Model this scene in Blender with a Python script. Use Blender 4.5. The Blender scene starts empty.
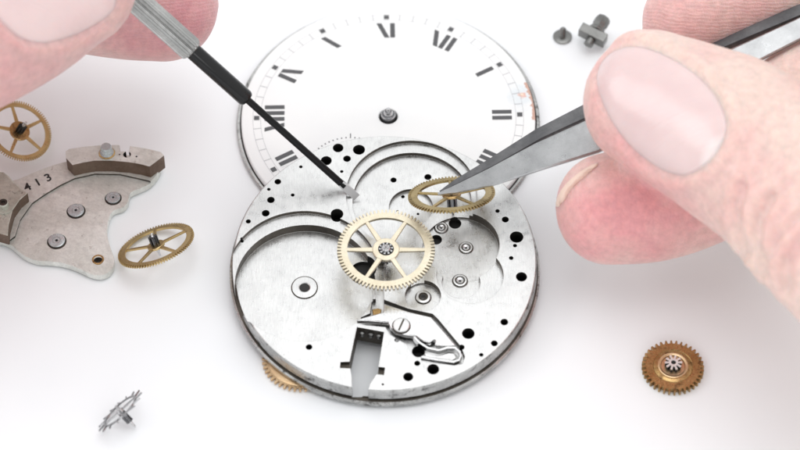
import bpy, bmesh, math, random
from mathutils import Vector, Matrix
from mathutils.bvhtree import BVHTree
random.seed(7)
PI = math.pi
S = bpy.context.scene
C = S.collection

# ------------------------------------------------------------------ camera
# 1 unit = 1 cm.  Camera looks down at the table at 53 degrees from 38 cm.
EL, DIST, FPX = math.radians(53), 38.0, 71.0 * 38.0
CAM = Vector((0, -DIST * math.cos(EL), DIST * math.sin(EL)))
CX = Vector((1, 0, 0)); CY = Vector((0, math.sin(EL), math.cos(EL))); CZ = Vector((0, -math.cos(EL), math.sin(EL)))
def ray(px, py): return (CX * ((px - 400) / FPX) - CY * ((py - 225) / FPX) - CZ)
def P(px, py, z=0.0):
    r = ray(px, py); return CAM + r * ((z - CAM.z) / r.z)
def proj(p):
    d = p - CAM; w = -d.dot(CZ)
    return (400 + FPX * d.dot(CX) / w, 225 - FPX * d.dot(CY) / w)
cd = bpy.data.cameras.new('camera'); cam = bpy.data.objects.new('camera', cd); C.objects.link(cam)
cam.matrix_world = Matrix((( *[CX[0], CY[0], CZ[0]], CAM.x), (CX[1], CY[1], CZ[1], CAM.y), (CX[2], CY[2], CZ[2], CAM.z), (0, 0, 0, 1)))
cd.sensor_width = 36; cd.lens = FPX / 800 * 36; cd.clip_start = 0.5; cd.clip_end = 1000
cd.dof.use_dof = True; cd.dof.focus_distance = 37.5; cd.dof.aperture_fstop = 0.24
S.camera = cam

# ------------------------------------------------------------------ materials
def nodes(name):
    m = bpy.data.materials.new(name); m.use_nodes = True
    nt = m.node_tree; b = nt.nodes['Principled BSDF']
    return m, nt, b
def N(nt, t, **k):
    n = nt.nodes.new(t)
    for a, v in k.items():
        if a in n.inputs.keys(): n.inputs[a].default_value = v
        else: setattr(n, a, v)
    return n
def ramp(nt, fac, stops):
    r = nt.nodes.new('ShaderNodeValToRGB'); e = r.color_ramp.elements
    while len(e) < len(stops): e.new(0.5)
    for el, (p, c) in zip(e, stops):
        el.position = p; el.color = (c if isinstance(c, tuple) else (c, c, c)) + (1,)
    nt.links.new(fac, r.inputs['Fac']); return r.outputs['Color']
def noise(nt, scale, detail=4, vec=None, rough=.55, dist=0):
    n = N(nt, 'ShaderNodeTexNoise'); n.inputs['Scale'].default_value = scale; n.inputs['Detail'].default_value = detail
    n.inputs['Roughness'].default_value = rough; n.inputs['Distortion'].default_value = dist
    nt.links.new(vec, n.inputs['Vector']); return n.outputs['Fac']
def objc(nt): return N(nt, 'ShaderNodeTexCoord').outputs['Object']
def mixc(nt, fac, a, b, mode='MIX'):
    n = nt.nodes.new('ShaderNodeMix'); n.data_type = 'RGBA'; n.blend_type = mode
    for v, i in ((fac, 0), (a, 6), (b, 7)):
        if hasattr(v, 'links'): nt.links.new(v, n.inputs[i])
        elif i == 0: n.inputs[0].default_value = v
        else: n.inputs[i].default_value = v + (1,) if isinstance(v, tuple) else (v, v, v, 1)
    return n.outputs[2]
def bump(nt, b, h, strength, distance, bevel=0):
    n = nt.nodes.new('ShaderNodeBump'); n.inputs['Strength'].default_value = strength; n.inputs['Distance'].default_value = distance
    nt.links.new(h, n.inputs['Height'])
    if bevel:
        v = nt.nodes.new('ShaderNodeBevel'); v.samples = 3; v.inputs['Radius'].default_value = bevel
        nt.links.new(v.outputs[0], n.inputs['Normal'])
    nt.links.new(n.outputs[0], b.inputs['Normal'])
def metal(name, lo, hi, rough=(.25, .45), grain=60, bstr=.25, bev=.006, metallic=1.0, spots=None, spot_scale=14, spot_at=(.66, .74), stretch=None, turned=None, gr=(.84, 1.0)):
    m, nt, b = nodes(name)
    v = objc(nt)
    if stretch:
        mp = nt.nodes.new('ShaderNodeMapping'); mp.inputs['Scale'].default_value = stretch
        nt.links.new(v, mp.inputs['Vector']); vs = mp.outputs[0]
    else: vs = v
    n1 = noise(nt, 2.2, 5, v, .6); n2 = noise(nt, grain, 3, vs, .7)
    c = ramp(nt, n1, [(.3, lo), (.7, hi)])
    if turned:
        dv = nt.nodes.new('ShaderNodeVectorMath'); dv.operation = 'DISTANCE'; nt.links.new(v, dv.inputs[0]); dv.inputs[1].default_value = turned
        n3 = N(nt, 'ShaderNodeTexNoise'); n3.noise_dimensions = '2D'; n3.inputs['Scale'].default_value = 16; n3.inputs['Detail'].default_value = 5
        cb = nt.nodes.new('ShaderNodeCombineXYZ'); nt.links.new(dv.outputs['Value'], cb.inputs[0]); nt.links.new(n1, cb.inputs[1]); nt.links.new(cb.outputs[0], n3.inputs['Vector'])
        n2 = mixc(nt, .5, n2, n3.outputs['Fac'])
    g = ramp(nt, n2, [(.3, gr[0]), (.62, gr[1])])
    c0 = ramp(nt, noise(nt, 11, 7, v, .75), [(.35, gr[0] + .09), (.55, 1.0)]); g = mixc(nt, 1.0, g, c0, 'MULTIPLY')
    c = mixc(nt, 1.0, c, g, 'MULTIPLY')
    if spots:
        s = ramp(nt, noise(nt, spot_scale, 6, v, .7, .4), [(spot_at[0], 0.0), (spot_at[1], 1.0)])
        c = mixc(nt, s, c, spots)
    nt.links.new(c, b.inputs['Base Color'])
    b.inputs['Metallic'].default_value = metallic
    r = nt.nodes.new('ShaderNodeMapRange'); nt.links.new(noise(nt, 9, 5, v, .65), r.inputs[0])
    r.inputs[1].default_value = .3; r.inputs[2].default_value = .7; r.inputs[3].default_value = rough[0]; r.inputs[4].default_value = rough[1]
    nt.links.new(r.outputs[0], b.inputs['Roughness'])
    bump(nt, b, n2, bstr, .004, bev)
    return m
def plain(name, col, rough=.5, metallic=0, **k):
    m, nt, b = nodes(name)
    v = objc(nt); c = mixc(nt, noise(nt, 7, 4, v), tuple(x * .88 for x in col), tuple(min(1, x * 1.08) for x in col))
    nt.links.new(c, b.inputs['Base Color']); b.inputs['Roughness'].default_value = rough; b.inputs['Metallic'].default_value = metallic
    for a, x in k.items(): b.inputs[a].default_value = x
    return m
nickel = metal('frosted nickel', (.66, .66, .655), (.77, .77, .76), (.22, .40), 70, .5, .010, 1, (.26, .245, .23), 30, (.66, .74), (1, .12, 1), None, (.87, 1.0))
rim_steel = metal('worn plate rim', (.34, .34, .335), (.60, .60, .59), (.20, .40), 30, .6, .010, 1, (.07, .065, .06), 6, (.54, .66))
tarnish_shade = metal('tarnish and recess shade', (.045, .038, .032), (.13, .115, .095), (.4, .6), 40, .6, 0, .8)  # tarnish tone darkened further: recess shade is put into the wall colour
black = plain('black parts and bore shade', (.012, .011, .010), .6)  # near-black: the darkness inside deep holes is put into the colour
oldnickel = metal('aged bridge nickel', (.63, .635, .585), (.87, .88, .84), (.26, .46), 30, .9, .008, .4, (.20, .15, .11), 9, (.62, .78), None, (-.6, -1.6, .15), (.80, 1.0))
knurl = metal('scored bridge block', (.42, .42, .36), (.66, .67, .60), (.32, .5), 22, .9, .008, .6, (.12, .10, .08), 9, (.58, .7))
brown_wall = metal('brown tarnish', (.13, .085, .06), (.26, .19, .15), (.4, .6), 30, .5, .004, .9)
brass = metal('brass', (.50, .36, .16), (.66, .50, .25), (.24, .40), 70, .4, .004, 1, (.20, .12, .05), 18, (.64, .76))
pale_brass = metal('pale gilt brass', (.76, .67, .50), (.87, .80, .64), (.28, .42), 70, .3, .004, 1)
dark_brass = metal('tarnished brass', (.36, .22, .085), (.62, .43, .20), (.20, .40), 45, .6, .004, 1, (.14, .07, .03), 9, (.52, .68))
pink_brass = metal('gilt ratchet brass', (.68, .46, .26), (.80, .60, .38), (.28, .42), 60, .35, .004, 1)
steel = metal('polished steel', (.52, .52, .53), (.72, .72, .73), (.14, .28), 50, .2, .004, 1)
dark_steel = metal('dark steel', (.10, .10, .105), (.22, .22, .23), (.18, .34), 50, .3, .004, 1)
grey_steel = metal('grey screw steel', (.17, .17, .165), (.30, .30, .29), (.3, .5), 40, .5, .006, 1)
tweezer_steel = metal('brushed tweezer steel', (.34, .345, .35), (.48, .485, .49), (.26, .36), 18, .3, .006, 1, None, 14, (0, 1), (1, 14, 14))
blued = plain('black lacquered shaft', (.003, .003, .0035), .28, 0, **{'Specular IOR Level': .22})
gunmetal = plain('polished black ferrule', (.003, .003, .0035), .10, 0, **{'IOR': 1.42})
ruby = plain('pale jewel', (.55, .52, .54), .12)
ink = plain('faded black numeral ink', (.085, .085, .09), .45)
ink2 = plain('faded hairline ink', (.46, .46, .48), .5)
ink3 = plain('worn away hairline ink', (.76, .76, .78), .4)

def paper():
    m, nt, b = nodes('white table surface'); v = objc(nt)
    nt.links.new(ramp(nt, noise(nt, .25, 3, v), [(.3, (.86, .88, .90)), (.7, (.90, .915, .93))]), b.inputs['Base Color'])
    b.inputs['Roughness'].default_value = .42; b.inputs['Specular IOR Level'].default_value = .35
    bump(nt, b, noise(nt, 30, 3, v), .04, .01); return m
paper = paper()

# ------------------------------------------------------------------ mesh helpers
class MB:
    def __init__(s): s.v = []; s.f = []; s.m = []
    def add(s, vs, fs, mi=0, mat=None):
        o = len(s.v); s.v += [tuple(mat @ Vector(p)) if mat else tuple(p) for p in vs]
        s.f += [[i + o for i in f] for f in fs]; s.m += ([mi] * len(fs) if isinstance(mi, int) else list(mi)); return s
    def poly(s, pts, z0, z1, mi=0, side=None, mat=None):
        n = len(pts)
        a = sum(pts[i][0] * pts[(i + 1) % n][1] - pts[(i + 1) % n][0] * pts[i][1] for i in range(n))
        if a < 0: pts = pts[::-1]
        vs = [(x, y, z0) for x, y in pts] + [(x, y, z1) for x, y in pts]
        fs = [list(range(n))[::-1], list(range(n, 2 * n))] + [[i, (i + 1) % n, n + (i + 1) % n, n + i] for i in range(n)]
        return s.add(vs, fs, [mi, mi] + [mi if side is None else side] * n, mat)
    def lathe(s, prof, n=48, mis=None, c=(0, 0), mat=None):
        vs = []; fs = []; ms = []
        for r, z in prof: vs += [(c[0] + r * math.cos(2 * PI * i / n), c[1] + r * math.sin(2 * PI * i / n), z) for i in range(n)]
        for k in range(len(prof) - 1):
            for i in range(n):
                j = (i + 1) % n; fs.append([k * n + i, k * n + j, (k + 1) * n + j, (k + 1) * n + i]); ms.append(mis[k] if mis else 0)
        if prof[0][0] > 1e-6: fs.append(list(range(n))[::-1]); ms.append(mis[0] if mis else 0)
        if prof[-1][0] > 1e-6: L = (len(prof) - 1) * n; fs.append([L + i for i in range(n)]); ms.append(mis[-1] if mis else 0)
        return s.add(vs, fs, ms, mat)
    def box(s, x0, x1, y0, y1, z0, z1, mi=0, mat=None): return s.poly([(x0, y0), (x1, y0), (x1, y1), (x0, y1)], z0, z1, mi, None, mat)
    def build(s, name, mats, parent=None, smooth=35, bevel=0):
        me = bpy.data.meshes.new(name); me.from_pydata(s.v, [], s.f)
        for m in (mats if isinstance(mats, (list, tuple)) else [mats]): me.materials.append(m)
        for p, i in zip(me.polygons, s.m): p.material_index = i
        bm = bmesh.new(); bm.from_mesh(me); bmesh.ops.remove_doubles(bm, verts=bm.verts, dist=1e-6)
        bmesh.ops.recalc_face_normals(bm, faces=bm.faces); bm.to_mesh(me); bm.free()
        o = bpy.data.objects.new(name, me); C.objects.link(o)
        if parent: o.parent = parent
        if smooth: shade(me, smooth)
        if bevel:
            b = o.modifiers.new('b', 'BEVEL'); b.width = bevel; b.segments = 2; b.limit_method = 'ANGLE'; b.angle_limit = math.radians(40)
        return o
def shade(me, deg):
    me.shade_smooth()
    bm = bmesh.new(); bm.from_mesh(me)
    for e in bm.edges:
        if len(e.link_faces) == 2 and e.calc_face_angle(0) > math.radians(deg): e.smooth = False
    bm.to_mesh(me); bm.free()
def tag(o, label, cat, group=None):
    o['label'] = label; o['category'] = cat
    if group: o['group'] = group
    return o
def empty(name, loc, rot=None):
    o = bpy.data.objects.new(name, None); C.objects.link(o); o.empty_display_size = .2
    m = Matrix.Translation(loc)
    if rot is not None: m = m @ rot.to_4x4()
    o.matrix_world = m; return o
def frame(n, xdir=Vector((1, 0, 0))):
    n = n.normalized(); x = (xdir - n * xdir.dot(n)).normalized(); y = n.cross(x)
    return Matrix((x, y, n)).transposed()
def camn(x, y, z): return (CX * x + CY * y + CZ * z).normalized()
def boolean(o, cut):
    m = o.modifiers.new('c', 'BOOLEAN'); m.operation = 'DIFFERENCE'; m.solver = 'EXACT'; m.object = cut
    dg = bpy.context.evaluated_depsgraph_get(); dg.update()
    me = bpy.data.meshes.new_from_object(o.evaluated_get(dg)); o.modifiers.clear()
    old = o.data; o.data = me; bpy.data.meshes.remove(old); bpy.data.objects.remove(cut)

# ------------------------------------------------------------------ table
b = MB(); b.add([(-150, -150, 0), (150, -150, 0), (150, 150, 0), (-150, 150, 0)], [[0, 1, 2, 3]])
t = b.build('table_surface', paper, smooth=0); t['kind'] = 'structure'

# ------------------------------------------------------------------ gears
def gear_ring(mb, R, Ri, n, td, z0, z1, w=(.30, .20), mi=0):
    """ring with n teeth: outer radius R at tips"""
    vs_o = []; vs_i = []
    for k in range(n):
        a = 2 * PI * k / n; p = 2 * PI / n
        for f, r in ((-w[0], R - td), (-w[1], R), (w[1], R), (w[0], R - td)):
            vs_o.append((r * math.cos(a + f * p), r * math.sin(a + f * p))); vs_i.append((Ri * math.cos(a + f * p), Ri * math.sin(a + f * p)))
    m = len(vs_o)
    vs = [(x, y, z0) for x, y in vs_o] + [(x, y, z1) for x, y in vs_o] + [(x, y, z0) for x, y in vs_i] + [(x, y, z1) for x, y in vs_i]
    fs = []
    for i in range(m):
        j = (i + 1) % m
        fs += [[i, j, m + j, m + i], [m + i, m + j, 3 * m + j, 3 * m + i], [2 * m + i, 3 * m + i, 3 * m + j, 2 * m + j], [i, 2 * m + i, 2 * m + j, j]]
    return mb.add(vs, fs, mi)
def star(R, r, n, rot=0):
    p = []
    for k in range(n):
        for f, q in ((-.32, r), (-.2, R), (.2, R), (.32, r)):
            a = rot + 2 * PI * (k + f) / n; p.append((q * math.cos(a), q * math.sin(a)))
    return p
def spoked_wheel(name, loc, n, R, teeth, rim_w, td, th, ns, hub, sw, mat, pin, pmat, rot0=0, hubmat=None, arbor=None, xdir=Vector((1, 0, 0))):
    """pin=(radius, z0, z1, leaves)   arbor=(radius, z0, z1)"""
    root = empty(name, loc, frame(n, xdir))
    m = MB(); gear_ring(m, R, R - td - rim_w, teeth, td, -th / 2, th / 2); m.build('toothed_rim', mat, root)
    for k in range(ns):
        a = rot0 + 2 * PI * k / ns; M = Matrix.Rotation(a, 4, 'Z')
        s_ = MB(); s_.poly([(hub * .8, -sw * .62), (R - td - rim_w * .7, -sw * .42), (R - td - rim_w * .7, sw * .42), (hub * .8, sw * .62)], -th * .4, th * .4, 0, None, M)
        s_.build('spoke', mat, root, bevel=th * .12)
    h = MB(); h.lathe([(0, -th * .55), (hub * .96, -th * .55), (hub, -th * .4), (hub, th * .4), (hub * .96, th * .55), (0, th * .55)], 48); h.build('hub', hubmat or mat, root)
    if pin:
        r, z0, z1, nl = pin
        q = MB(); q.poly(star(r, r * .62, nl), z0, z1); q.build('pinion', pmat, root, smooth=0)
    if arbor:
        r, z0, z1 = arbor
        q = MB(); q.lathe([(0, z0), (r * .5, z0), (r * .6, z0 + .02), (r * .6, z0 + .06), (r, z0 + .08), (r, z1 - .06), (r * .7, z1 - .04), (r * .65, z1 - .01), (r * .3, z1), (0, z1)], 20); q.build('arbor', steel, root)
    return root

# ------------------------------------------------------------------ dial
DR, DZ = 2.125, .16
dc = P(388.3, 116.3, DZ); dc.z = 0
dial = empty('watch_dial', dc)
tag(dial, 'round white enamel watch dial with faded roman numerals under the movement plate', 'watch dial')
def enamel():
    m, nt, b_ = nodes('white enamel'); v = objc(nt)
    chip = P(521.5, 95, DZ) - dc
    sep = nt.nodes.new('ShaderNodeVectorMath'); sep.operation = 'DISTANCE'; nt.links.new(v, sep.inputs[0]); sep.inputs[1].default_value = (chip.x, chip.y, DZ)
    mp = nt.nodes.new('ShaderNodeMapping'); nt.links.new(v, mp.inputs['Vector'])
    def m2(op, a, b2):
        q = nt.nodes.new('ShaderNodeMath'); q.operation = op
        for i, x in enumerate((a, b2)):
            if hasattr(x, 'links'): nt.links.new(x, q.inputs[i])
            else: q.inputs[i].default_value = x
        return q.outputs[0]
    d = m2('ADD', sep.outputs['Value'], m2('MULTIPLY', m2('SUBTRACT', noise(nt, 9, 5, v, .6), .5), .28))
    sx = nt.nodes.new('ShaderNodeSeparateXYZ'); nt.links.new(v, sx.inputs[0])
    ang = m2('ABSOLUTE', m2('SUBTRACT', m2('ARCTAN2', sx.outputs[1], sx.outputs[0]), .14), 0.0)
    rad = m2('SQRT', m2('ADD', m2('MULTIPLY', sx.outputs[0], sx.outputs[0]), m2('MULTIPLY', sx.outputs[1], sx.outputs[1])), 0.0)
    n9 = m2('MULTIPLY', m2('SUBTRACT', noise(nt, 16, 4, v, .6), .5), .14)
    edge = m2('MULTIPLY', m2('GREATER_THAN', m2('ADD', rad, n9), DR - .04), m2('LESS_THAN', ang, .17))
    col = mixc(nt, noise(nt, 1.5, 3, v), (.86, .865, .87), (.92, .92, .91))
    halo = ramp(nt, d, [(.14, .8), (.24, 0.15), (.30, .35), (.315, 0.0)])
    col = mixc(nt, halo, col, (.74, .79, .82))
    red = ramp(nt, d, [(.055, 1.0), (.085, 0.0)])
    col = mixc(nt, red, col, (.78, .44, .36))
    cream = ramp(nt, d, [(.03, 1.0), (.055, 0.0)])
    col = mixc(nt, cream, col, (.86, .72, .60))
    col = mixc(nt, edge, col, (.62, .38, .30))
    nt.links.new(col, b_.inputs['Base Color']); b_.inputs['Roughness'].default_value = .32; b_.inputs['Coat Weight'].default_value = .15
    bump(nt, b_, mixc(nt, 1.0, ramp(nt, d, [(.07, 0.0), (.12, 1.0)]), noise(nt, 3, 2, v), 'MULTIPLY'), .25, .02)
    return m
enamel_m = enamel()
m = MB(); m.lathe([(0.085, .04), (.085, DZ - .004), (.10, DZ), (DR - .03, DZ), (DR - .008, DZ - .008), (DR, DZ - .03), (DR, .10), (.085, .10)], 192)
# hollow centre: rebuild as a ring so the post shows through
m = MB()
prof = [(.135, .03), (.135, DZ - .012), (.145, DZ), (DR - .035, DZ), (DR - .012, DZ - .008), (DR, DZ - .03), (DR, .055), (.135, .055)]
n_ = 192; vs = []; fs = []
for r, z in prof[1:]: vs += [(r * math.cos(2 * PI * i / n_), r * math.sin(2 * PI * i / n_), z) for i in range(n_)]
K = len(prof) - 1
for k in range(K):
    for i in range(n_):
        j = (i + 1) % n_; k2 = (k + 1) % K; fs.append([k * n_ + i, k * n_ + j, k2 * n_ + j, k2 * n_ + i])
m.add(vs, fs); m.build('enamel_disc', enamel_m, dial)
m = MB(); m.lathe([(0, .0), (DR + .05, 0), (DR + .07, .02), (DR + .07, .055), (DR + .055, .07), (DR + .022, .07), (DR + .012, .05), (0, .05)], 192, [0, 0, 0, 0, 0, 1, 1])
m.build('backing_ring', [rim_steel, black], dial)
# centre post
m = MB(); m.lathe([(0, .052), (.115, .052), (.112, .13), (.105, .16), (.105, .20), (.095, .215), (.075, .22), (.07, .235), (.062, .27), (.052, .285), (.035, .29), (.033, .32), (.022, .335), (0, .335)], 36, [0, 0, 0, 0, 1, 0, 0, 1, 1, 0, 1, 1, 1])
m.build('centre_post', [dark_steel, steel], dial)
# printing
ROT = math.radians(29)
def at_clock(deg):   # matrix: +y outward, +x clockwise; deg clockwise from 12
    return Matrix.Rotation(-(ROT + math.radians(deg)), 4, 'Z')
def strip(mb, x0, y0, x1, y1, w, M, z, horiz=True):
    h = w / 2
    pts = [(x0 - h, y0, z), (x0 + h, y0, z), (x1 + h, y1, z), (x1 - h, y1, z)]
    mb.add(pts, [[0, 1, 2, 3]], 0, M)
Z1 = DZ + .002; RI, RO = 1.50, 1.785; W = .072
num = ['XII', 'I', 'II', 'III', 'IIII', 'V', 'VI', 'VII', 'VIII', 'IX', 'X', 'XI']
for h, s in enumerate(num):
    M = at_clock(h * 30); m = MB(); m2_ = MB()
    adv = {'I': .110, 'V': .175, 'X': .175}
    tot = sum(adv[c] for c in s); x = -tot / 2
    for c in s:
        cx = x + adv[c] / 2; x += adv[c]
        if c == 'I': strip(m, cx, RI, cx, RO, W, M, Z1)
        elif c == 'V':
            strip(m, cx + .035, RI, cx - .055, RO, W, M, Z1); strip(m2_, cx + .04, RI, cx + .085, RO, .010, M, Z1 - .0007)
        else:
            strip(m, cx + .06, RI, cx - .06, RO, W * 1.05, M, Z1); strip(m2_, cx - .085, RI, cx + .085, RO, .010, M, Z1 - .0007)
    o = m.build('numeral', ink, dial, 0)
    if m2_.v: m2_.build('numeral_hairline', ink3, dial, 0)
for k in range(60):
    if k % 5: m = MB(); strip(m, 0, 1.845, 0, 1.955, .011, at_clock(k * 6), Z1); m.build('minute_mark', ink2, dial, 0)
for k in range(12):
    M = at_clock(k * 30)
    q = MB(); strip(q, 0, 1.862, 0, 1.94, .078, M, Z1 + .001); q.build('five_minute_mark', ink, dial, 0)
m = MB()
for r in (1.845, 1.955):
    seg = 180; h = .0025
    vs = []; fs = []
    for i in range(seg):
        a = 2 * PI * i / seg
        vs += [((r - h) * math.cos(a), (r - h) * math.sin(a), Z1 - .0005), ((r + h) * math.cos(a), (r + h) * math.sin(a), Z1 - .0005)]
        fs.append([2 * i, 2 * i + 1, (2 * i + 3) % (2 * seg), (2 * i + 2) % (2 * seg)])
    m.add(vs, fs)
m.build('minute_track_lines', ink2, dial, 0)
sc_ = P(350, 171, DZ) - dc
for k in range(60):
    m = MB(); M = Matrix.Translation((sc_.x, sc_.y, 0)) @ Matrix.Rotation(-k * PI / 30, 4, 'Z')
    strip(m, 0, .60, 0, .60 + (.085 if k % 15 == 0 else .022), .014 if k % 15 == 0 else .018, M, Z1)
    m.build('seconds_mark', ink, dial, 0)

# ------------------------------------------------------------------ movement plate
AL = math.radians(3.4)
U = Vector((1, 0, 0)); V = Vector((0, math.cos(AL), math.sin(AL))); Wn = Vector((0, -math.sin(AL), math.cos(AL)))
O = P(383, 265, .5); O = O + U * .024 + V * .094
RM = Matrix((U, V, Wn)).transposed()
def L(px, py, w=0.0):
    r = ray(px, py); t_ = ((O + Wn * w) - CAM).dot(Wn) / r.dot(Wn)
    d = CAM + r * t_ - O; return (d.dot(U), d.dot(V))
def LR(px, py, dpx, w=0.0): return (L(px + dpx / 2, py, w)[0] - L(px - dpx / 2, py, w)[0]) / 2
mov = empty('watch_movement', O, RM)
tag(mov, 'round silver watch movement plate with drilled holes, pockets and a slot', 'watch movement')
R0, TH = 2.085, .34
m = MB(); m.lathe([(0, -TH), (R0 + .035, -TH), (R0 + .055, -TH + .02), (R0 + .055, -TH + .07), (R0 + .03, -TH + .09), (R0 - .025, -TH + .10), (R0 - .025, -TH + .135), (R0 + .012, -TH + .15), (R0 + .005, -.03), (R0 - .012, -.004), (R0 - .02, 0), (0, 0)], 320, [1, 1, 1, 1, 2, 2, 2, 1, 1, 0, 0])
plate = m.build('main_plate', [nickel, rim_steel, tarnish_shade, black], None, smooth=0)
def circ(px, py, d, k=48, w=0.0):
    c = L(px, py, w); r = LR(px, py, d, w); return [(c[0] + r * math.cos(2 * PI * i / k), c[1] + r * math.sin(2 * PI * i / k)) for i in range(k)]
def lp(pts, s=1, ox=0, oy=0): return [L(ox + x / s, oy + y / s) for x, y in pts]
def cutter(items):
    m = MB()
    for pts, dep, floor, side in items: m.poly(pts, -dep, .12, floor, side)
    return m.build('cut', [nickel, rim_steel, tarnish_shade, black], smooth=0)
C1, C2 = (303, 274), (411.5, 194)
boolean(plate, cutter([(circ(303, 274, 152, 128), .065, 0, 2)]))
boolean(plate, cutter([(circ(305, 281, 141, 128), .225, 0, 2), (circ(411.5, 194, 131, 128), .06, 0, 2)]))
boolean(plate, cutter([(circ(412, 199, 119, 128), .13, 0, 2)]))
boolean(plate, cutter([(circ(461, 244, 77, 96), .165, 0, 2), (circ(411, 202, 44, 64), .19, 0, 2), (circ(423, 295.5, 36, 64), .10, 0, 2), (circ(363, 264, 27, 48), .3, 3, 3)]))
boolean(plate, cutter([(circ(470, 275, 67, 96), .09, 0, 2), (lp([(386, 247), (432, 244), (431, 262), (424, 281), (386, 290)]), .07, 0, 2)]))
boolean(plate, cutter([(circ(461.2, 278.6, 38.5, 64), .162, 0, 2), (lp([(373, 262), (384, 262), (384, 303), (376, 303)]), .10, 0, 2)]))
rec = [(190, 86), (232, 84), (350, 128), (462, 152), (486, 175), (590, 300), (607, 345), (598, 378), (560, 384), (400, 358), (370, 335), (345, 290), (268, 245), (250, 212), (165, 204), (105, 192), (110, 180), (180, 150)]
slot = [(122, 213), (243, 235), (222, 400), (217, 428)]
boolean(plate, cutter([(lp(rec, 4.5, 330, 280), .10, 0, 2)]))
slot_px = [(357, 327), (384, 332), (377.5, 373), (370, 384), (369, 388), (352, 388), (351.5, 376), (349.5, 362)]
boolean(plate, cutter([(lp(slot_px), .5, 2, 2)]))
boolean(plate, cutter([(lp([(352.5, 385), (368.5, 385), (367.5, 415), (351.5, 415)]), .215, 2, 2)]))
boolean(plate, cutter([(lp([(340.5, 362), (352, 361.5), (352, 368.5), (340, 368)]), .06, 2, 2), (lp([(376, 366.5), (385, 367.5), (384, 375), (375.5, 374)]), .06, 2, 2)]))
holes = [(338.1, 147.9, 10.5), (359, 149.7, 12), (347, 158.7, 7.6), (326.2, 160.7, 11), (300.8, 166.8, 3.4), (341.7, 171.5, 3.4), (277.8, 181.7, 6.5), (268.8, 189.3, 3.5),
         (292.7, 195, 3.8), (270.9, 199.9, 7.5), (265.7, 213.2, 7.8), (248.3, 221.4, 5), (241.8, 238.6, 3.2), (337, 214, 12.5), (497.5, 211, 4.4), (505.3, 219.5, 7),
         (516.6, 237, 13.5), (515, 245.6, 4), (511.2, 258, 4.4), (521.5, 276.8, 11), (504.3, 322, 7.6), (468.3, 333.5, 12.5), (494.3, 343.3, 6.8), (481.3, 354.8, 4.2),
         (461.5, 347.2, 6), (417.2, 363.3, 6), (433.1, 369.2, 12), (408.2, 376.8, 10), (418.5, 347.7, 13), (397, 339.9, 5), (396.5, 313.2, 4.5), (382.8, 384.3, 2.4), (309, 347, 6.5)]
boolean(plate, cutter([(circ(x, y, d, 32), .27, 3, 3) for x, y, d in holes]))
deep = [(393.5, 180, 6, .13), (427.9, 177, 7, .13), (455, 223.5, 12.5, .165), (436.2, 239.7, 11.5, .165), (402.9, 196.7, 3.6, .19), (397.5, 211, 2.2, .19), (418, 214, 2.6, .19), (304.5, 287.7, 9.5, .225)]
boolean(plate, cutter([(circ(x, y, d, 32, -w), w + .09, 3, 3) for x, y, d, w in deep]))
mm = plate.data
for pg in mm.polygons:   # the turned side keeps its worn-rim finish
    pass
shade(mm, 14)
plate.name = 'main_plate'; plate.parent = mov
# jewel bearings and screws seated in the plate
def bearing(px, py, d, w, kind='jewel'):
    c = L(px, py, w); r = LR(px, py, d, w); z = w + .001
    q = MB()
    if kind == 'jewel': prof = [(r * 1.06, z), (r * 1.02, z + .003), (r * .9, z + .002), (r * .87, z + .02), (r * .66, z + .022), (r * .60, z + .006), (r * .50, z + .006), (r * .46, z + .014), (r * .16, z + .004), (r * .12, z + .002), (0, z + .002)]; ms = [0, 1, 0, 0, 0, 1, 1, 2, 3, 3, 3]
    elif kind == 'ring': prof = [(r, z), (r, z + .003), (r * .94, z + .003), (r * .92, z + .010), (r * .45, z + .012), (r * .38, z + .003), (r * .3, z + .002), (0, z + .0015)]; ms = [1, 1, 1, 0, 0, 3, 3, 3]
    else: prof = [(r * 1.04, z), (r, z + .002), (r * .95, z + .004), (r * .93, z + .02), (r * .85, z + .026), (r * .6, z + .026), (r * .52, z + .01), (r * .4, z + .01), (r * .3, z + .03), (r * .1, z + .02), (0, z + .02)]; ms = [1, 1, 1, 0, 0, 1, 1, 2, 3, 3, 3]
    q.lathe(prof, 40, ms, c)
    return q.build('jewel_bearing', [nickel, tarnish_shade, steel, black], mov)
bearing(441.2, 228, 14, -.165); bearing(466, 248, 14.5, -.165); bearing(460, 281, 15.5, -.162); bearing(423.2, 297.5, 16, -.10, 'x'); bearing(304.5, 287.7, 27, -.225, 'ring')
# setting lever, spring and screw
def zp(pts): return lp(pts, 4.5, 330, 280)
bright = metal('polished lever steel', (.80, .80, .80), (.90, .90, .90), (.12, .22), 40, .15, .012, 1)
q = MB(); q.poly(zp([(243, 112), (350, 147), (455, 172), (476, 196), (566, 300), (520, 303), (470, 298), (476, 276), (468, 272), (450, 287), (420, 281), (388, 258), (340, 252), (292, 238), (270, 215), (264, 196), (170, 188), (118, 188), (150, 174), (205, 160), (240, 150)]), -.055, .035)
q.build('setting_lever', bright, mov, bevel=.014)
def ribbon(pts, w):
    out = []; inn = []
    for i, p in enumerate(pts):
        a = pts[max(0, i - 1)]; b_ = pts[min(len(pts) - 1, i + 1)]; d = Vector((b_[0] - a[0], b_[1] - a[1])).normalized()
        out.append((p[0] - d.y * w / 2, p[1] + d.x * w / 2)); inn.append((p[0] + d.y * w / 2, p[1] - d.x * w / 2))
    return out + inn[::-1]
q = MB(); q.poly(ribbon(zp([(378, 262), (400, 286), (440, 312), (490, 322), (530, 310), (562, 311), (584, 330), (588, 350), (580, 366), (556, 374), (480, 364), (410, 352)]), .032), -.05, .045)
q.build('click_spring', bright, mov, bevel=.004)
q = MB(); q.poly(zp([(425, 326), (490, 341), (535, 328), (560, 332), (568, 350), (550, 360), (430, 344)]), -.095, -.003); q.build('spring_seat', nickel, mov, bevel=.004)
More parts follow.
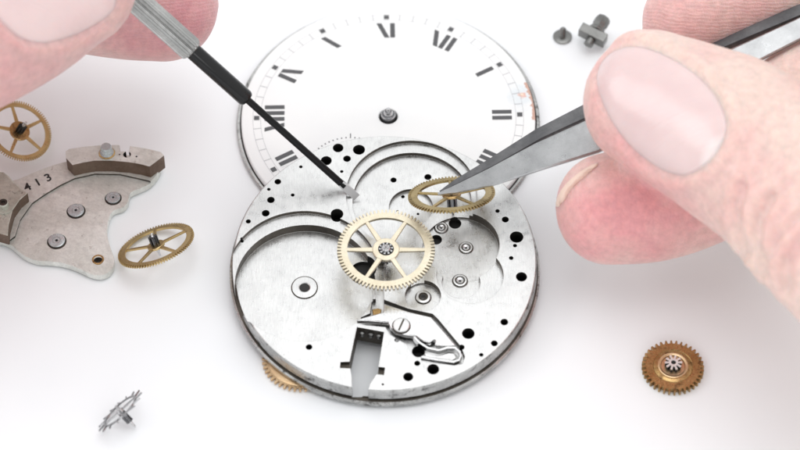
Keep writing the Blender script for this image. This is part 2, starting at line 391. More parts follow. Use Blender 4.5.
q = MB(); q.poly(zp([(190, 130), (215, 125), (232, 130), (225, 160), (195, 162)]), -.06, -.01); q.build('brass_stop', dark_brass, mov, bevel=.006)
c = L(401.3, 326, .035); r = LR(401.3, 326, 17.5, .035)
q = MB(); q.lathe([(r * 1.08, .036), (r * 1.05, .038), (r * 1.0, .038), (r * .98, .06), (r * .88, .07), (0, .072)], 40, [1, 1, 1, 0, 0], c); sc = q.build('lever_screw', [nickel, tarnish_shade], mov)
q = MB(); q.box(-r * .8, r * .8, -.012, .012, .0722, .0745, 0, Matrix.Translation((c[0], c[1], 0)) @ Matrix.Rotation(1.2, 4, 'Z')); q.build('screw_slot', tarnish_shade, sc)
# clutch parts inside the slot
for x in (362, 371, 379):
    q = MB(); c = L(x, 331 + (x - 362) * .15, -.06); q.lathe([(0, -.16), (.035, -.16), (.035, -.12), (.035, -.09), (.015, -.08), (0, -.08)], 16, None, c); q.build('stem_pin', grey_steel, mov)

# ratchet wheel beneath the plate
c = P(301, 358, .06); rt = empty('ratchet_wheel', (c.x, c.y, .0)); tag(rt, 'gilt toothed ratchet wheel peeking out below the silver movement plate', 'gear wheel')
# stays under the plate: its top lies lower than the plate's underside
q = MB(); q.lathe([(0, .0), (.44, .0), (.455, .005), (.455, .038), (.44, .043), (0, .043)], 96); q.build('wheel_disc', pink_brass, rt)
q = MB(); gear_ring(q, .53, .45, 44, .06, .003, .040, (.34, .16)); q.build('toothed_rim', pink_brass, rt)
rt.rotation_euler = (math.radians(-1.0), 0, 0); rt.location.z = .012

# ------------------------------------------------------------------ wheels
c = P(386, 250, .80)
w1 = spoked_wheel('centre_wheel', c, Vector((0, -.02, 1)), P(435, 250, .8).x - c.x, 76, .085, .055, .045, 6, .185, .058, pale_brass, (.075, -.24, .045, 10), dark_steel, 0.0, pale_brass, (.034, -.34, .11))
tag(w1, 'pale gilt six-spoked centre wheel lying level over the movement plate', 'gear wheel')
q = MB(); q.lathe([(.062, .03), (.062, .05), (.05, .062), (.04, .062), (.036, .08), (0, .08)], 24); q.build('collar', steel, w1)
q = MB(); q.lathe([(0, .02), (.108, .02), (.108, .028), (0, .028)], 32); q.build('hub_recess_shade', black, w1)  # flat black disc, paints the shade between the pinion leaves
q = MB(); q.poly(star(.098, .058, 10, .1), .024, .042); q.build('pinion_face', steel, w1, 0)
c = P(451.5, 194.6, 1.0)
olive = metal('dull yellow brass', (.32, .235, .10), (.56, .43, .21), (.22, .40), 50, .6, .004, 1, (.10, .07, .03), 9, (.58, .72))
w2 = spoked_wheel('third_wheel', c, camn(-.08 * .91, .91, .41), .60, 78, .085, .045, .035, 5, .13, .045, olive, (.072, -.25, -.02, 8), dark_steel, .35, dark_brass, (.028, -.34, .09))
tag(w2, 'brass spoked wheel held by the tweezer tips above the movement', 'gear wheel')
c = P(19.5, 131, .36)
w3 = spoked_wheel('fourth_wheel', c, Vector((.43, -.164, .885)), .475, 84, .05, .038, .03, 5, .15, .045, brass, (.062, .01, .16, 8), black, math.radians(38), dark_brass, (.024, -.18, .30))
tag(w3, 'tilted brass wheel with dark hub just above the numbered bridge', 'gear wheel')
c = P(156, 245.5, .30)
w4 = spoked_wheel('third_wheel', c, Vector((-.29, .393, .873)), .555, 84, .066, .04, .035, 5, .125, .045, brass, (.066, .01, .15, 8), dark_steel, math.radians(25), brass, (.026, -.17, .20))
tag(w4, 'tilted brass wheel with steel pinion beside the bridge lobe near the movement', 'gear wheel')
# solid brass wheel
c = P(673, 366, .09)
w5 = empty('minute_wheel', (c.x, c.y, 0)); tag(w5, 'solid tarnished brass gear with white star pinion lying alone on the table', 'gear wheel')
q = MB(); prof = [(.02, .0), (.365, .0), (.37, .09), (.27, .09), (.262, .083), (.252, .09), (.17, .092), (.16, .072), (.02, .07)]
q.lathe(prof, 72, [0, 0, 0, 0, 0, 0, 1, 1]); q.build('wheel_disc', [dark_brass, brown_wall], w5)
q = MB(); gear_ring(q, .42, .36, 36, .055, .003, .088, (.30, .14)); q.build('toothed_rim', dark_brass, w5)
q = MB(); q.lathe([(.205, .088), (.205, .108), (.19, .114), (.165, .104), (.155, .074)], 56); q.build('raised_collar', pink_brass, w5)
q = MB(); q.poly(star(.112, .062, 10), .07, .165, 0); q.build('pinion', black, w5, 0)
q = MB(); gear_ring(q, .118, .034, 10, .055, .166, .182, (.30, .2)); q.build('pinion_face', plain('bright pinion face', (.88, .88, .87), .3, .5), w5, 0)
# steel escape wheel leaning on its pinion
c = P(120, 411, .26)
w6 = empty('escape_wheel', c, frame(Vector((-.64, .40, .65)), CX)); tag(w6, 'tiny steel escape wheel with hooked teeth leaning on its pinion', 'gear wheel')
q = MB(); R_ = .345
gear_ring(q, R_ * .82, R_ * .75, 30, .0, -.010, .010, (.3, .2))
mid_steel = metal('grey wheel steel', (.22, .22, .225), (.40, .40, .41), (.2, .35), 30, .2, .004)
q.build('rim', mid_steel, w6)
for k in range(15):
    a = 2 * PI * k / 15; t_ = MB(); t_.poly([(R_ * .79, -.018), (R_ * .79, .012), (R_ * 1.02, .050), (R_ * 1.10, .056)], -.011, .011, 0, None, Matrix.Rotation(a, 4, 'Z')); t_.build('tooth', mid_steel, w6, 0)
for k in range(4):
    t_ = MB(); t_.poly([(.03, -.018), (R_ * .77, -.012), (R_ * .77, .012), (.03, .018)], -.01, .01, 0, None, Matrix.Rotation(PI / 2 * k + .3, 4, 'Z')); t_.build('spoke', mid_steel, w6, 0)
q = MB(); q.lathe([(0, -.02), (.05, -.02), (.05, .02), (.02, .03), (.02, .09), (0, .10)], 20); q.build('hub', steel, w6)
q = MB(); q.poly(star(.052, .032, 7), -.20, -.02); q.build('pinion', dark_steel, w6, 0)
q = MB(); q.lathe([(0, -.31), (.010, -.31), (.016, -.29), (.018, -.2), (0, -.2)], 12); q.build('arbor', steel, w6)

# ------------------------------------------------------------------ bridge (left)
BZ = .17
def bp(pts, z=BZ): return [tuple(P(x, y, z))[:2] for x, y in pts]
br = empty('bridge_plate', P(60, 225, 0)); tag(br, 'aged nickel bridge plate stamped 413 with raised curved block', 'watch bridge')
bo = P(60, 225, 0)
def bl(pts, z=BZ): return [(x - bo.x, y - bo.y) for x, y in bp(pts, z)]
def cr(pts, it=2, closed=True):      # corner-rounding subdivision
    for _ in range(it):
        o_ = []; n = len(pts)
        for i in range(n):
            a = pts[i]; b_ = pts[(i + 1) % n]
            o_ += [(a[0] * .75 + b_[0] * .25, a[1] * .75 + b_[1] * .25), (a[0] * .25 + b_[0] * .75, a[1] * .25 + b_[1] * .75)]
        pts = o_
    return pts
low = [(-70, 205), (-40, 190), (-5, 182), (15, 181), (30, 174), (50, 166), (72, 160), (100, 155), (140, 155), (161, 160), (160, 170), (151, 182), (140, 187), (130, 191), (128.5, 195), (128, 201), (123, 206.5), (113, 208.5), (109.5, 214), (107, 223), (106.3, 232), (110, 246), (114.5, 257), (113.5, 265), (108, 272), (99, 274.5), (90, 272.5), (77, 266), (63.4, 261.5), (50, 259.8), (35.8, 259.5), (22, 253.5), (11, 243), (0, 238), (-30, 240), (-70, 260)]
q = MB(); q.poly(cr(bl(low), 2), 0.03, BZ, 0); lowp = q.build('bridge_body', [oldnickel, rim_steel, tarnish_shade, black], None, 0)
def bc(px, py, d, k=40):
    c = P(px, py, BZ) - bo; r = (P(px + d / 2, py, BZ).x - P(px - d / 2, py, BZ).x) / 2
    return [(c.x + r * math.cos(2 * PI * i / k), c.y + r * math.sin(2 * PI * i / k)) for i in range(k)]
def bcut(items):
    m_ = MB()
    for pts, z, fl, sd in items: m_.poly(pts, z, .4, fl, sd)
    return m_.build('cut', [oldnickel, rim_steel, tarnish_shade, black], smooth=0)
# inner floor one step lower than the stamped rim
step = [(15, 236), (20, 220), (32, 203), (45, 194), (60, 185), (74.7, 178), (95, 173.5), (120, 174), (149, 180.5), (175, 195), (150, 300), (60, 310), (20, 290), (-20, 262)]
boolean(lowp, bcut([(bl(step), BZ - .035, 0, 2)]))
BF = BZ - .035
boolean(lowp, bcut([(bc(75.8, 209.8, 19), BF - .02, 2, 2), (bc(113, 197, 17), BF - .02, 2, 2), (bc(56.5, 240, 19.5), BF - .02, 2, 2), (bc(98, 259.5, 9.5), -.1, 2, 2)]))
shade(lowp.data, 14); lowp.parent = br
def bdisc(px, py, d, z0=BF - .02, mats=None, name='jewel_bearing', prof=None):
    c = P(px, py, BF) - bo; r = (P(px + d / 2, py, BF).x - P(px - d / 2, py, BF).x) / 2
    q = MB(); q.lathe([(r, z0 + .001), (r, z0 + .015), (r * .95, z0 + .019), (r * .48, z0 + .019), (r * .44, z0 + .014), (r * .17, z0 + .013), (r * .13, z0 + .004), (0, z0 + .004)], 36, [0, 0, 0, 1, 0, 2, 2, 2], (c.x, c.y))
    return q.build(name, mats or [oldnickel, grey_steel, black], br)
silver = metal('clean bearing steel', (.48, .52, .53), (.64, .68, .69), (.2, .32), 40, .3, .004, .5)
for a in ((75.8, 209.8, 16.5), (113, 197, 14.5), (56.5, 240, 17)): bdisc(*a, mats=[silver, grey_steel, black])
c = P(98, 259.5, BF) - bo; q = MB(); rr = .085
q.lathe([(rr, BF), (rr, BF + .006), (rr * .8, BF + .008), (rr * .62, BF), (rr * .60, BF - .06)], 32, None, (c.x, c.y)); 
q2 = MB(); n_ = 32; pr = [(.085, BF + .001), (.08, BF + .008), (.06, BF + .006), (.052, BF - .07), (.07, BF - .07)]
vs = []; fs = []
for r, z in pr: vs += [(c.x + r * math.cos(2 * PI * i / n_), c.y + r * math.sin(2 * PI * i / n_), z) for i in range(n_)]
for k in range(5):
    for i in range(n_): j = (i + 1) % n_; k2 = (k + 1) % 5; fs.append([k * n_ + i, k * n_ + j, k2 * n_ + j, k2 * n_ + i])
q2.add(vs, fs); q2.build('brass_bushing', dark_brass, br)
# raised block: top traced at its own height, walls drop to the step
TZ = .42
top = [(65.5, 151.5), (69, 149), (83, 146.8), (100, 145.3), (117, 145), (119.5, 145.2), (119.8, 151.3), (129, 151.8), (130, 146), (146, 148.5), (161, 152), (164, 155.5), (157, 161), (149.5, 166.5), (140, 164), (128, 162), (111, 160.6), (94.4, 160.6), (83, 162.5), (72.5, 165), (66, 158)]
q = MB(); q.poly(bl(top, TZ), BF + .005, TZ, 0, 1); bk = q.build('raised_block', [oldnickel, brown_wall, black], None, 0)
m_ = MB(); c = P(127, 154.5, TZ) - bo; m_.lathe([(0, TZ - .15), (.055, TZ - .15), (.055, TZ + .1), (0, TZ + .1)], 24, [2, 2, 2], (c.x, c.y))
c = P(136.5, 156.5, TZ) - bo; m_.lathe([(0, TZ - .1), (.014, TZ - .1), (.014, TZ + .1), (0, TZ + .1)], 12, [2, 2, 2], (c.x, c.y))
c = P(119.5, 154.5, TZ) - bo; m_.lathe([(0, TZ - .1), (.012, TZ - .1), (.012, TZ + .1), (0, TZ + .1)], 12, [2, 2, 2], (c.x, c.y))
boolean(bk, m_.build('cut', [oldnickel, brown_wall, black], smooth=0)); bk.parent = br
bv = bk.modifiers.new('b', 'BEVEL'); bv.width = .014; bv.segments = 2; bv.limit_method = 'ANGLE'; bv.angle_limit = math.radians(40)
# cream-bright side face of the block end is plain nickel again
c = P(107, 153.5, TZ) - bo
q = MB(); q.lathe([(.118, TZ), (.118, TZ + .012), (.10, TZ + .03), (.085, TZ + .03), (.078, TZ + .05), (.078, TZ + .145), (.07, TZ + .158), (0, TZ + .16)], 32, [0, 1, 0, 0, 0, 0, 0], (c.x, c.y)); q.build('steady_pin', [silver, dark_brass], br)
# second raised block at the frame edge
tb = [(-70, 160), (-40, 164), (-10, 170), (4, 172), (9, 176), (14.5, 182.5), (21, 188), (28.2, 193), (20, 200), (13, 210), (9, 225), (8, 236), (-20, 228), (-70, 215)]
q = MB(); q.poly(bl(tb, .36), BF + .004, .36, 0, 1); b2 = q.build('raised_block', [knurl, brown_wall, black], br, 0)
bv = b2.modifiers.new('b', 'BEVEL'); bv.width = .016; bv.segments = 2; bv.limit_method = 'ANGLE'; bv.angle_limit = math.radians(40)
c = P(4, 207, .36) - bo
q = MB(); q.lathe([(.13, .36), (.13, .375), (.10, .38), (.075, .38), (.07, .46), (.06, .47), (.03, .47), (.025, .45), (0, .45)], 32, [0] * 5 + [1, 1, 1], (c.x, c.y)); q.build('steady_pin', [knurl, tarnish_shade], br)
# stamped number
dg = [(27.5, 187.2, '4'), (37.8, 182.6, '1'), (48.2, 177.8, '3')]
for px, py, ch in dg:
    cu = bpy.data.curves.new('digit', 'FONT'); cu.body = ch; cu.size = .17; cu.align_x = 'CENTER'; cu.align_y = 'CENTER'; cu.extrude = .0008; cu.offset = .004; cu.size = .19
    ob = bpy.data.objects.new('tmp', cu); C.objects.link(ob)
    deps = bpy.context.evaluated_depsgraph_get(); me = bpy.data.meshes.new_from_object(ob.evaluated_get(deps)); bpy.data.objects.remove(ob)
    me.materials.clear(); me.materials.append(black)
    o2 = bpy.data.objects.new('stamped_digit', me); C.objects.link(o2); o2.parent = br
    c = P(px, py, BZ) - bo; o2.location = (c.x, c.y, BZ + .0012); o2.rotation_euler = (0, 0, math.radians(30)); o2.scale = (1.0, 1.0, 1)

# ------------------------------------------------------------------ loose screw and crown
c = P(562.5, 36.5, .02)
s1 = empty('loose_screw', (c.x, c.y, 0)); tag(s1, 'small grey flat-headed screw standing head down beyond the dial', 'screw')
q = MB(); q.lathe([(0, 0), (.135, 0), (.142, .012), (.142, .022), (.13, .03), (.04, .034), (0, .034)], 40); q.build('screw_head', grey_steel, s1)
q = MB(); pr = [(0, .03), (.045, .03)]
for k in range(7): pr += [(.05, .045 + k * .022), (.040, .056 + k * .022)]
pr += [(.036, .20), (.02, .215), (0, .218)]; q.lathe(pr, 24); q.build('threaded_shank', grey_steel, s1)
A = P(582, 55, .15); B_ = P(604, 18, .30)
ax = (B_ - A).normalized()
s2 = empty('winding_crown', A, frame(ax)); tag(s2, 'grey steel winding arbor with square collar lying behind the thumb', 'winding arbor')
ln = (B_ - A).length
q = MB(); q.lathe([(0, ln * .27), (.07, ln * .27), (.07, ln * .42), (0, ln * .42)], 24); q.build('stem', grey_steel, s2)
q = MB(); q.box(-.22, .20, -.10, .10, ln * .42, ln * .42 + .15); q.build('square_collar', grey_steel, s2, bevel=.01)
z = ln * .42 + .15
q = MB(); q.lathe([(0, z), (.125, z), (.13, z + .04), (.105, z + .06), (.105, z + .10), (.115, z + .12), (.115, ln - .04), (.10, ln), (0, ln)], 8); q.build('threaded_end', grey_steel, s2)

# ------------------------------------------------------------------ screwdriver
T0 = P(357, 197.5, .50); T1 = P(120, -14, 3.45)
ax = (T1 - T0).normalized()
def on_axis(px):
    lo, hi = 0., 30.
    for _ in range(50):
        mid = (lo + hi) / 2
        if proj(T0 + ax * mid)[0] > px: lo = mid
        else: hi = mid
    return lo
sd = empty('screwdriver', T0, frame(ax, ax.cross(CAM - T0))); tag(sd, 'fine screwdriver with black shaft touching the movement plate', 'screwdriver')
a1, a2, a3 = on_axis(343), on_axis(247), on_axis(193)
q = MB()
hw, ht = .052, .014      # flat blade
vs = []; st = [(0, .054, .010), (.05, .055, .014), (a1 * .8, .053, .030), (a1 * 1.15, .046, .044)]
Mz = Matrix.Rotation(math.radians(-12), 4, 'Z')
for z, w_, h_ in st: vs += [(-w_, -h_, z), (w_, -h_, z), (w_, h_, z), (-w_, h_, z)]
fs = [[0, 1, 2, 3]] + [[4 * k + i, 4 * k + (i + 1) % 4, 4 * k + 4 + (i + 1) % 4, 4 * k + 4 + i] for k in range(3) for i in range(4)] + [[12, 13, 14, 15]]
q.add(vs, fs, 0, Mz); q.build('blade_tip', plain('ground blade steel', (.62, .62, .63), .35, .5), sd, 20, bevel=.004)
q = MB(); q.lathe([(0, a1 * .9), (.046, a1 * .9), (.05, a1 * 1.1), (.05, a2 + .05), (0, a2 + .05)], 32); q.build('shaft', blued, sd)
q = MB(); q.lathe([(0, a2), (.100, a2), (.112, a2 + .02), (.118, a2 + .04), (.118, a3), (.118, a3 + .02), (0, a3 + .02)], 40); q.build('ferrule', gunmetal, sd)
q = MB(); nk = 22; z0 = a3
def hs(r, z): return r, z
rings = [(.115, z0), (.160, z0 + .03), (.172, z0 + .06), (.172, z0 + 3.6), (.15, z0 + 3.75), (.15, z0 + 4.1), (.172, z0 + 4.25), (.172, z0 + 8.0), (.13, z0 + 8.2)]
vs = []; fs = []; n_ = nk * 4
for r, z in rings:
    for i in range(n_):
        g = 0 if (r < .17) else (-.022 if i % 4 in (2, 3) else 0)
        a = 2 * PI * i / n_; vs.append(((r + g) * math.cos(a), (r + g) * math.sin(a), z))
for k in range(len(rings) - 1):
    for i in range(n_): j = (i + 1) % n_; fs.append([k * n_ + i, k * n_ + j, (k + 1) * n_ + j, (k + 1) * n_ + i])
fs += [list(range(n_))[::-1], [(len(rings) - 1) * n_ + i for i in range(n_)]]
q.add(vs, fs); q.build('fluted_handle', metal('fluted handle steel', (.34, .34, .335), (.50, .50, .49), (.28, .42), 30, .3, .004), sd, 20)

# ------------------------------------------------------------------ tweezers
def arm(name, pts, mat, parent):
    """pts: (world centre, half width vector, half thickness vector)"""
    q = MB(); vs = []; fs = []
    for c_, w_, h_ in pts:
        for ca, sa in ((1, .55), (.88, 1), (-.88, 1), (-1, .55), (-1, -.55), (-.88, -1), (.88, -1), (1, -.55)):
            vs.append(c_ - bw + w_ * ca + h_ * sa)
    for k in range(len(pts) - 1):
        for i in range(8): j = (i + 1) % 8; fs.append([8 * k + i, 8 * k + j, 8 * k + 8 + j, 8 * k + 8 + i])
    fs += [list(range(8))[::-1], [8 * (len(pts) - 1) + i for i in range(8)]]
    q.add(vs, fs); return q.build(name, mat, parent, 25)
bw = P(441, 192, 1.02)
tw = empty('tweezers', bw); tag(tw, 'grey steel tweezers gripping a brass wheel over the movement', 'tweezers')
def stations(rows):
    out = []
    pts = [P(x, y, z) for x, y, z, *_ in rows]
    for i, (x, y, z, w_, h_, tw_) in enumerate(rows):
        d = (pts[min(i + 1, len(pts) - 1)] - pts[max(i - 1, 0)]).normalized()
        v = (pts[i] - CAM).normalized()
        wd = d.cross(v).normalized()            # across the blade, seen face on
        nn = wd.cross(d).normalized()
        a = math.radians(tw_); w2 = wd * math.cos(a) + nn * math.sin(a); n2 = nn * math.cos(a) - wd * math.sin(a)
        out.append((pts[i], w2 * w_, n2 * h_))
    return out
lo_rows = [(438, 194, 1.03, .013, .012, 20), (455, 189.5, 1.10, .055, .018, 15), (492, 177, 1.29, .125, .026, 15), (540, 156.5, 1.53, .19, .035, 15), (592, 137, 1.78, .24, .042, 15), (650, 108, 2.05, .24, .05, 15), (720, 68, 2.38, .17, .05, 15), (800, 29, 2.74, .14, .05, 15), (900, -20, 3.17, .16, .05, 20), (1150, -135, 4.2, .24, .05, 30), (1400, -260, 5.3, .30, .05, 30)]
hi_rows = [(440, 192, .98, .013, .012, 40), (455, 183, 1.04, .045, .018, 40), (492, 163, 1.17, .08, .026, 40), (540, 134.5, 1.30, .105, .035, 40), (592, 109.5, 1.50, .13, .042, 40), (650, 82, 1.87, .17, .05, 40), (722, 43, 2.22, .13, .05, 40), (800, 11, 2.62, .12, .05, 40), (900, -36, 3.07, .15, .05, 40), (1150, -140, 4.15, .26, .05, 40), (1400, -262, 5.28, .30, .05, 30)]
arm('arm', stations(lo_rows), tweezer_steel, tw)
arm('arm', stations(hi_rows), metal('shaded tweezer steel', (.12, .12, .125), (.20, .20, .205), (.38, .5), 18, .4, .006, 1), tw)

# ------------------------------------------------------------------ hands
def skin_mat(name, pale, pink, rough=.42):
    m, nt, b_ = nodes(name); v = objc(nt)
    at = nt.nodes.new('ShaderNodeAttribute'); at.attribute_name = 'flush'
    n1 = noise(nt, 1.1, 4, v, .6)
    q = nt.nodes.new('ShaderNodeMath'); q.operation = 'MULTIPLY_ADD'; nt.links.new(n1, q.inputs[0]); q.inputs[1].default_value = 1.5; q.inputs[2].default_value = -.68
    a = nt.nodes.new('ShaderNodeMath'); a.operation = 'ADD'; a.use_clamp = True; nt.links.new(q.outputs[0], a.inputs[0]); nt.links.new(at.outputs['Fac'], a.inputs[1])
    c = mixc(nt, a.outputs[0], pale, pink)
    c = mixc(nt, 1.0, c, ramp(nt, noise(nt, 9, 6, v, .75), [(.32, .80), (.62, 1.0)]), 'MULTIPLY')
    nt.links.new(c, b_.inputs['Base Color']); b_.inputs['Roughness'].default_value = rough
    b_.inputs['Subsurface Weight'].default_value = .55; b_.inputs['Subsurface Radius'].default_value = (1.0, .35, .22); b_.inputs['Subsurface Scale'].default_value = .22
    # ridged skin: warped fine bands plus pores
    wv = nt.nodes.new('ShaderNodeTexWave'); wv.wave_type = 'RINGS'; wv.inputs['Scale'].default_value = 6.5; wv.inputs['Distortion'].default_value = 5.0; wv.inputs['Detail'].default_value = 1.5; wv.inputs['Detail Scale'].default_value = .8
    nt.links.new(v, wv.inputs['Vector'])
    vo = nt.nodes.new('ShaderNodeTexVoronoi'); vo.inputs['Scale'].default_value = 16; vo.feature = 'DISTANCE_TO_EDGE'; nt.links.new(v, vo.inputs['Vector'])
    h = mixc(nt, .45, wv.outputs['Color'], ramp(nt, vo.outputs['Distance'], [(0.0, 0.0), (.12, 1.0)]))
    bump(nt, b_, h, .30, .02)
    return m
nail_m, nt, nb = nodes('fingernail'); v = objc(nt)
nt.links.new(mixc(nt, noise(nt, 1.3, 3, v), (.66, .47, .47), (.82, .64, .62)), nb.inputs['Base Color'])
nb.inputs['Roughness'].default_value = .30; nb.inputs['Coat Weight'].default_value = .6; nb.inputs['Coat Roughness'].default_value = .14; nb.inputs['Subsurface Weight'].default_value = .4; nb.inputs['Subsurface Radius'].default_value = (1, .4, .3); nb.inputs['Subsurface Scale'].default_value = .12
mpn = nt.nodes.new('ShaderNodeMapping'); mpn.inputs['Rotation'].default_value = (0, 0, .55); mpn.inputs['Scale'].default_value = (1.2, 16, 1.2); nt.links.new(v, mpn.inputs['Vector'])
bump(nt, nb, noise(nt, 1.6, 4, mpn.outputs[0]), .3, .03)
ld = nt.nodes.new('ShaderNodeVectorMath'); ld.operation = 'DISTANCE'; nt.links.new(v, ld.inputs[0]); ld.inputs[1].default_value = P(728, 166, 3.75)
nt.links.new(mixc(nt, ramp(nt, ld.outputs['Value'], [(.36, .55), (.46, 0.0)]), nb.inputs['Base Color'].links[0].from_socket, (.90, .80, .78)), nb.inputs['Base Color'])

def catmull(ks, n):
    out = []
    for i in range(len(ks) - 1):
        a, b_, c_, d = ks[max(0, i - 1)], ks[i], ks[i + 1], ks[min(len(ks) - 1, i + 2)]
        for k in range(n):
            t = k / n; o_ = []
            for p0, p1, p2, p3 in zip(a, b_, c_, d):
                o_.append(.5 * (2 * p1 + (p2 - p0) * t + (2 * p0 - 5 * p1 + 4 * p2 - p3) * t * t + (3 * p1 - p0 - 3 * p2 + p3) * t ** 3))
            out.append(o_)
    out.append(list(ks[-1])); return out
def limb(mb, keys, up, n=8, seg=40):
    """keys (world xyz, half width, half thickness); the first key is the tip: rounded; closed at both ends"""
    ks = [(*p, a, b_) for p, a, b_ in keys]; st = catmull(ks, n)
    p0 = Vector(st[0][:3]); d0 = (Vector(st[0][:3]) - Vector(st[2][:3])).normalized()
    cap = []
    for f in (.99, .94, .85, .72, .55, .36, .18):     # rounded tip
        s_ = math.sqrt(1 - f * f); cap.append((*(p0 + d0 * (f * st[0][3] * .92)), st[0][3] * s_, st[0][4] * s_))
    st = [list(x) for x in cap] + st
    vs = []; fs = []
    for i, s_ in enumerate(st):
        c_ = Vector(s_[:3]); a = Vector(st[max(0, i - 1)][:3]); b_ = Vector(st[min(len(st) - 1, i + 1)][:3])
        d = (b_ - a).normalized(); w_ = d.cross(up).normalized(); h_ = w_.cross(d).normalized()
        for k in range(seg):
            t = 2 * PI * k / seg; vs.append(c_ + w_ * (s_[3] * math.cos(t)) + h_ * (s_[4] * math.sin(t)))
    m_ = len(st)
    for k in range(m_ - 1):
        for i in range(seg): j = (i + 1) % seg; fs.append([k * seg + i, k * seg + j, (k + 1) * seg + j, (k + 1) * seg + i])
    fs += [list(range(seg))[::-1], [(m_ - 1) * seg + i for i in range(seg)]]
    mb.add(vs, fs)
def pt_seg(p, a, b_):
    dx, dy = b_[0] - a[0], b_[1] - a[1]; t = max(0, min(1, ((p[0] - a[0]) * dx + (p[1] - a[1]) * dy) / (dx * dx + dy * dy + 1e-9)))
    return math.hypot(p[0] - a[0] - t * dx, p[1] - a[1] - t * dy)
def inside(p, poly):
    r = False; n = len(poly)
    for i in range(n):
        (x1, y1), (x2, y2) = poly[i], poly[(i + 1) % n]
        if (y1 > p[1]) != (y2 > p[1]) and p[0] < (x2 - x1) * (p[1] - y1) / (y2 - y1) + x1: r = not r
    return r
def make_hand(label, limbs, skin, nails, creases, flush, voxel=.055, smooth=10):
    mb = MB()
    for keys, up in limbs: limb(mb, keys, up)
    me = bpy.data.meshes.new('hand'); me.from_pydata([tuple(v_) for v_ in mb.v], [], mb.f)
    ob = bpy.data.objects.new('hand', me); C.objects.link(ob)
    r_ = ob.modifiers.new('r', 'REMESH'); r_.mode = 'VOXEL'; r_.voxel_size = voxel; r_.adaptivity = 0
    s_ = ob.modifiers.new('s', 'SMOOTH'); s_.factor = .5; s_.iterations = smooth
    deps = bpy.context.evaluated_depsgraph_get(); me2 = bpy.data.meshes.new_from_object(ob.evaluated_get(deps)); ob.modifiers.clear(); ob.data = me2; bpy.data.meshes.remove(me)
    ob.name = 'hand'; me = ob.data; me.name = 'hand'
    bvh = BVHTree.FromPolygons([v_.co for v_ in me.vertices], [p.vertices for p in me.polygons])
    me.materials.clear(); me.materials.append(skin)
    pj = [proj(v_.co) for v_ in me.vertices]
    vis = [v_.index for v_ in me.vertices if -30 < pj[v_.index][0] < 830 and -30 < pj[v_.index][1] < 480 and v_.normal.dot(CAM - v_.co) > 0]
    # nails
    for poly, free, nm in nails:
        poly = cr(poly, 2)
        cx_ = sum(p[0] for p in poly) / len(poly); cy_ = sum(p[1] for p in poly) / len(poly)
        Rn = 14; vs = []; ok = True; nb_ = len(poly)
        hit0 = bvh.ray_cast(CAM, ray(cx_, cy_).normalized())
        if not hit0[0]: print('nail misses', cx_, cy_); continue
        vs.append(hit0[0] + hit0[1] * .012); nrm = [hit0[1]]
        for k in range(1, Rn + 1):
            f = k / Rn
            for x, y in poly:
                px, py = cx_ + (x - cx_) * f, cy_ + (y - cy_) * f
                h_ = bvh.ray_cast(CAM, ray(px, py).normalized())
                p_ = h_[0] if h_[0] else CAM + ray(px, py).normalized() * (vs[-1] - CAM).length
                n_ = h_[1] if h_[0] else nrm[-1]
                vs.append(p_ + n_ * (.024 if nm is nail_y else .014 - .034 * f ** 7)); nrm.append(n_)
        fs = [[0, 1 + i, 1 + (i + 1) % nb_] for i in range(nb_)]
        for k in range(Rn - 1):
            for i in range(nb_): j = (i + 1) % nb_; a = 1 + k * nb_; b_ = a + nb_; fs.append([a + i, b_ + i, b_ + j, a + j])
        q = MB(); q.add(vs, fs); no = q.build('fingernail', nm, None, 0)
        no.data.shade_smooth()
        md = no.modifiers.new('t', 'SOLIDIFY'); md.thickness = .05; md.offset = -1
        sm = no.modifiers.new('s', 'SMOOTH'); sm.iterations = 8 if nm is nail_y else 3
        no.parent = ob
        if nm is nail_y: continue
        # press the nail bed into the skin and raise the folds around it
        xs = [p[0] for p in poly]; ys = [p[1] for p in poly]
        for vi in vis:
            v_ = me.vertices[vi]; px, py = pj[vi]
            if not (min(xs) - 30 < px < max(xs) + 30 and min(ys) - 30 < py < max(ys) + 30): continue
            nn = v_.normal
            hh = bvh.ray_cast(CAM, (v_.co - CAM).normalized())[0]
            if hh and (hh - v_.co).length > .25: continue
            d = min(pt_seg((px, py), poly[i], poly[(i + 1) % nb_]) for i in range(0, nb_))
            ins = inside((px, py), poly); sd_ = -d if ins else d
            fe = 1.0
            if free and math.hypot(px - free[0], py - free[1]) < free[2]: fe = .15
            if sd_ < 0: dsp = -.045 * min(1, -sd_ / 5)
            else: dsp = .065 * fe * math.exp(-((sd_ - 7) / 6) ** 2) - .03 * fe * math.exp(-(sd_ / 2.5) ** 2)
            v_.co = v_.co + nn * dsp
    for line, w_, dep in creases:
        xs = [p[0] for p in line]; ys = [p[1] for p in line]
        for vi in vis:
            v_ = me.vertices[vi]; px, py = pj[vi]
            if not (min(xs) - 3 * w_ < px < max(xs) + 3 * w_ and min(ys) - 3 * w_ < py < max(ys) + 3 * w_): continue
            if v_.normal.dot(CAM - v_.co) < 0: continue
            d = min(pt_seg((px, py), line[i], line[i + 1]) for i in range(len(line) - 1))
            v_.co = v_.co - v_.normal * dep * (math.exp(-(d / w_) ** 2) - .45 * math.exp(-((d - 2 * w_) / w_) ** 2))
    at = me.attributes.new('flush', 'FLOAT', 'POINT')
    vals = []
    for v_ in me.vertices:
        f = 0.0
        for c_, rad, amt in flush: f += amt * math.exp(-((v_.co - c_).length / rad) ** 2)
        vals.append(f)
    at.data.foreach_set('value', vals)
    me.shade_smooth()
    fm = ob.modifiers.new('soft', 'SMOOTH'); fm.iterations = 3; fm.factor = .5
    tag(ob, label, 'hand'); return ob

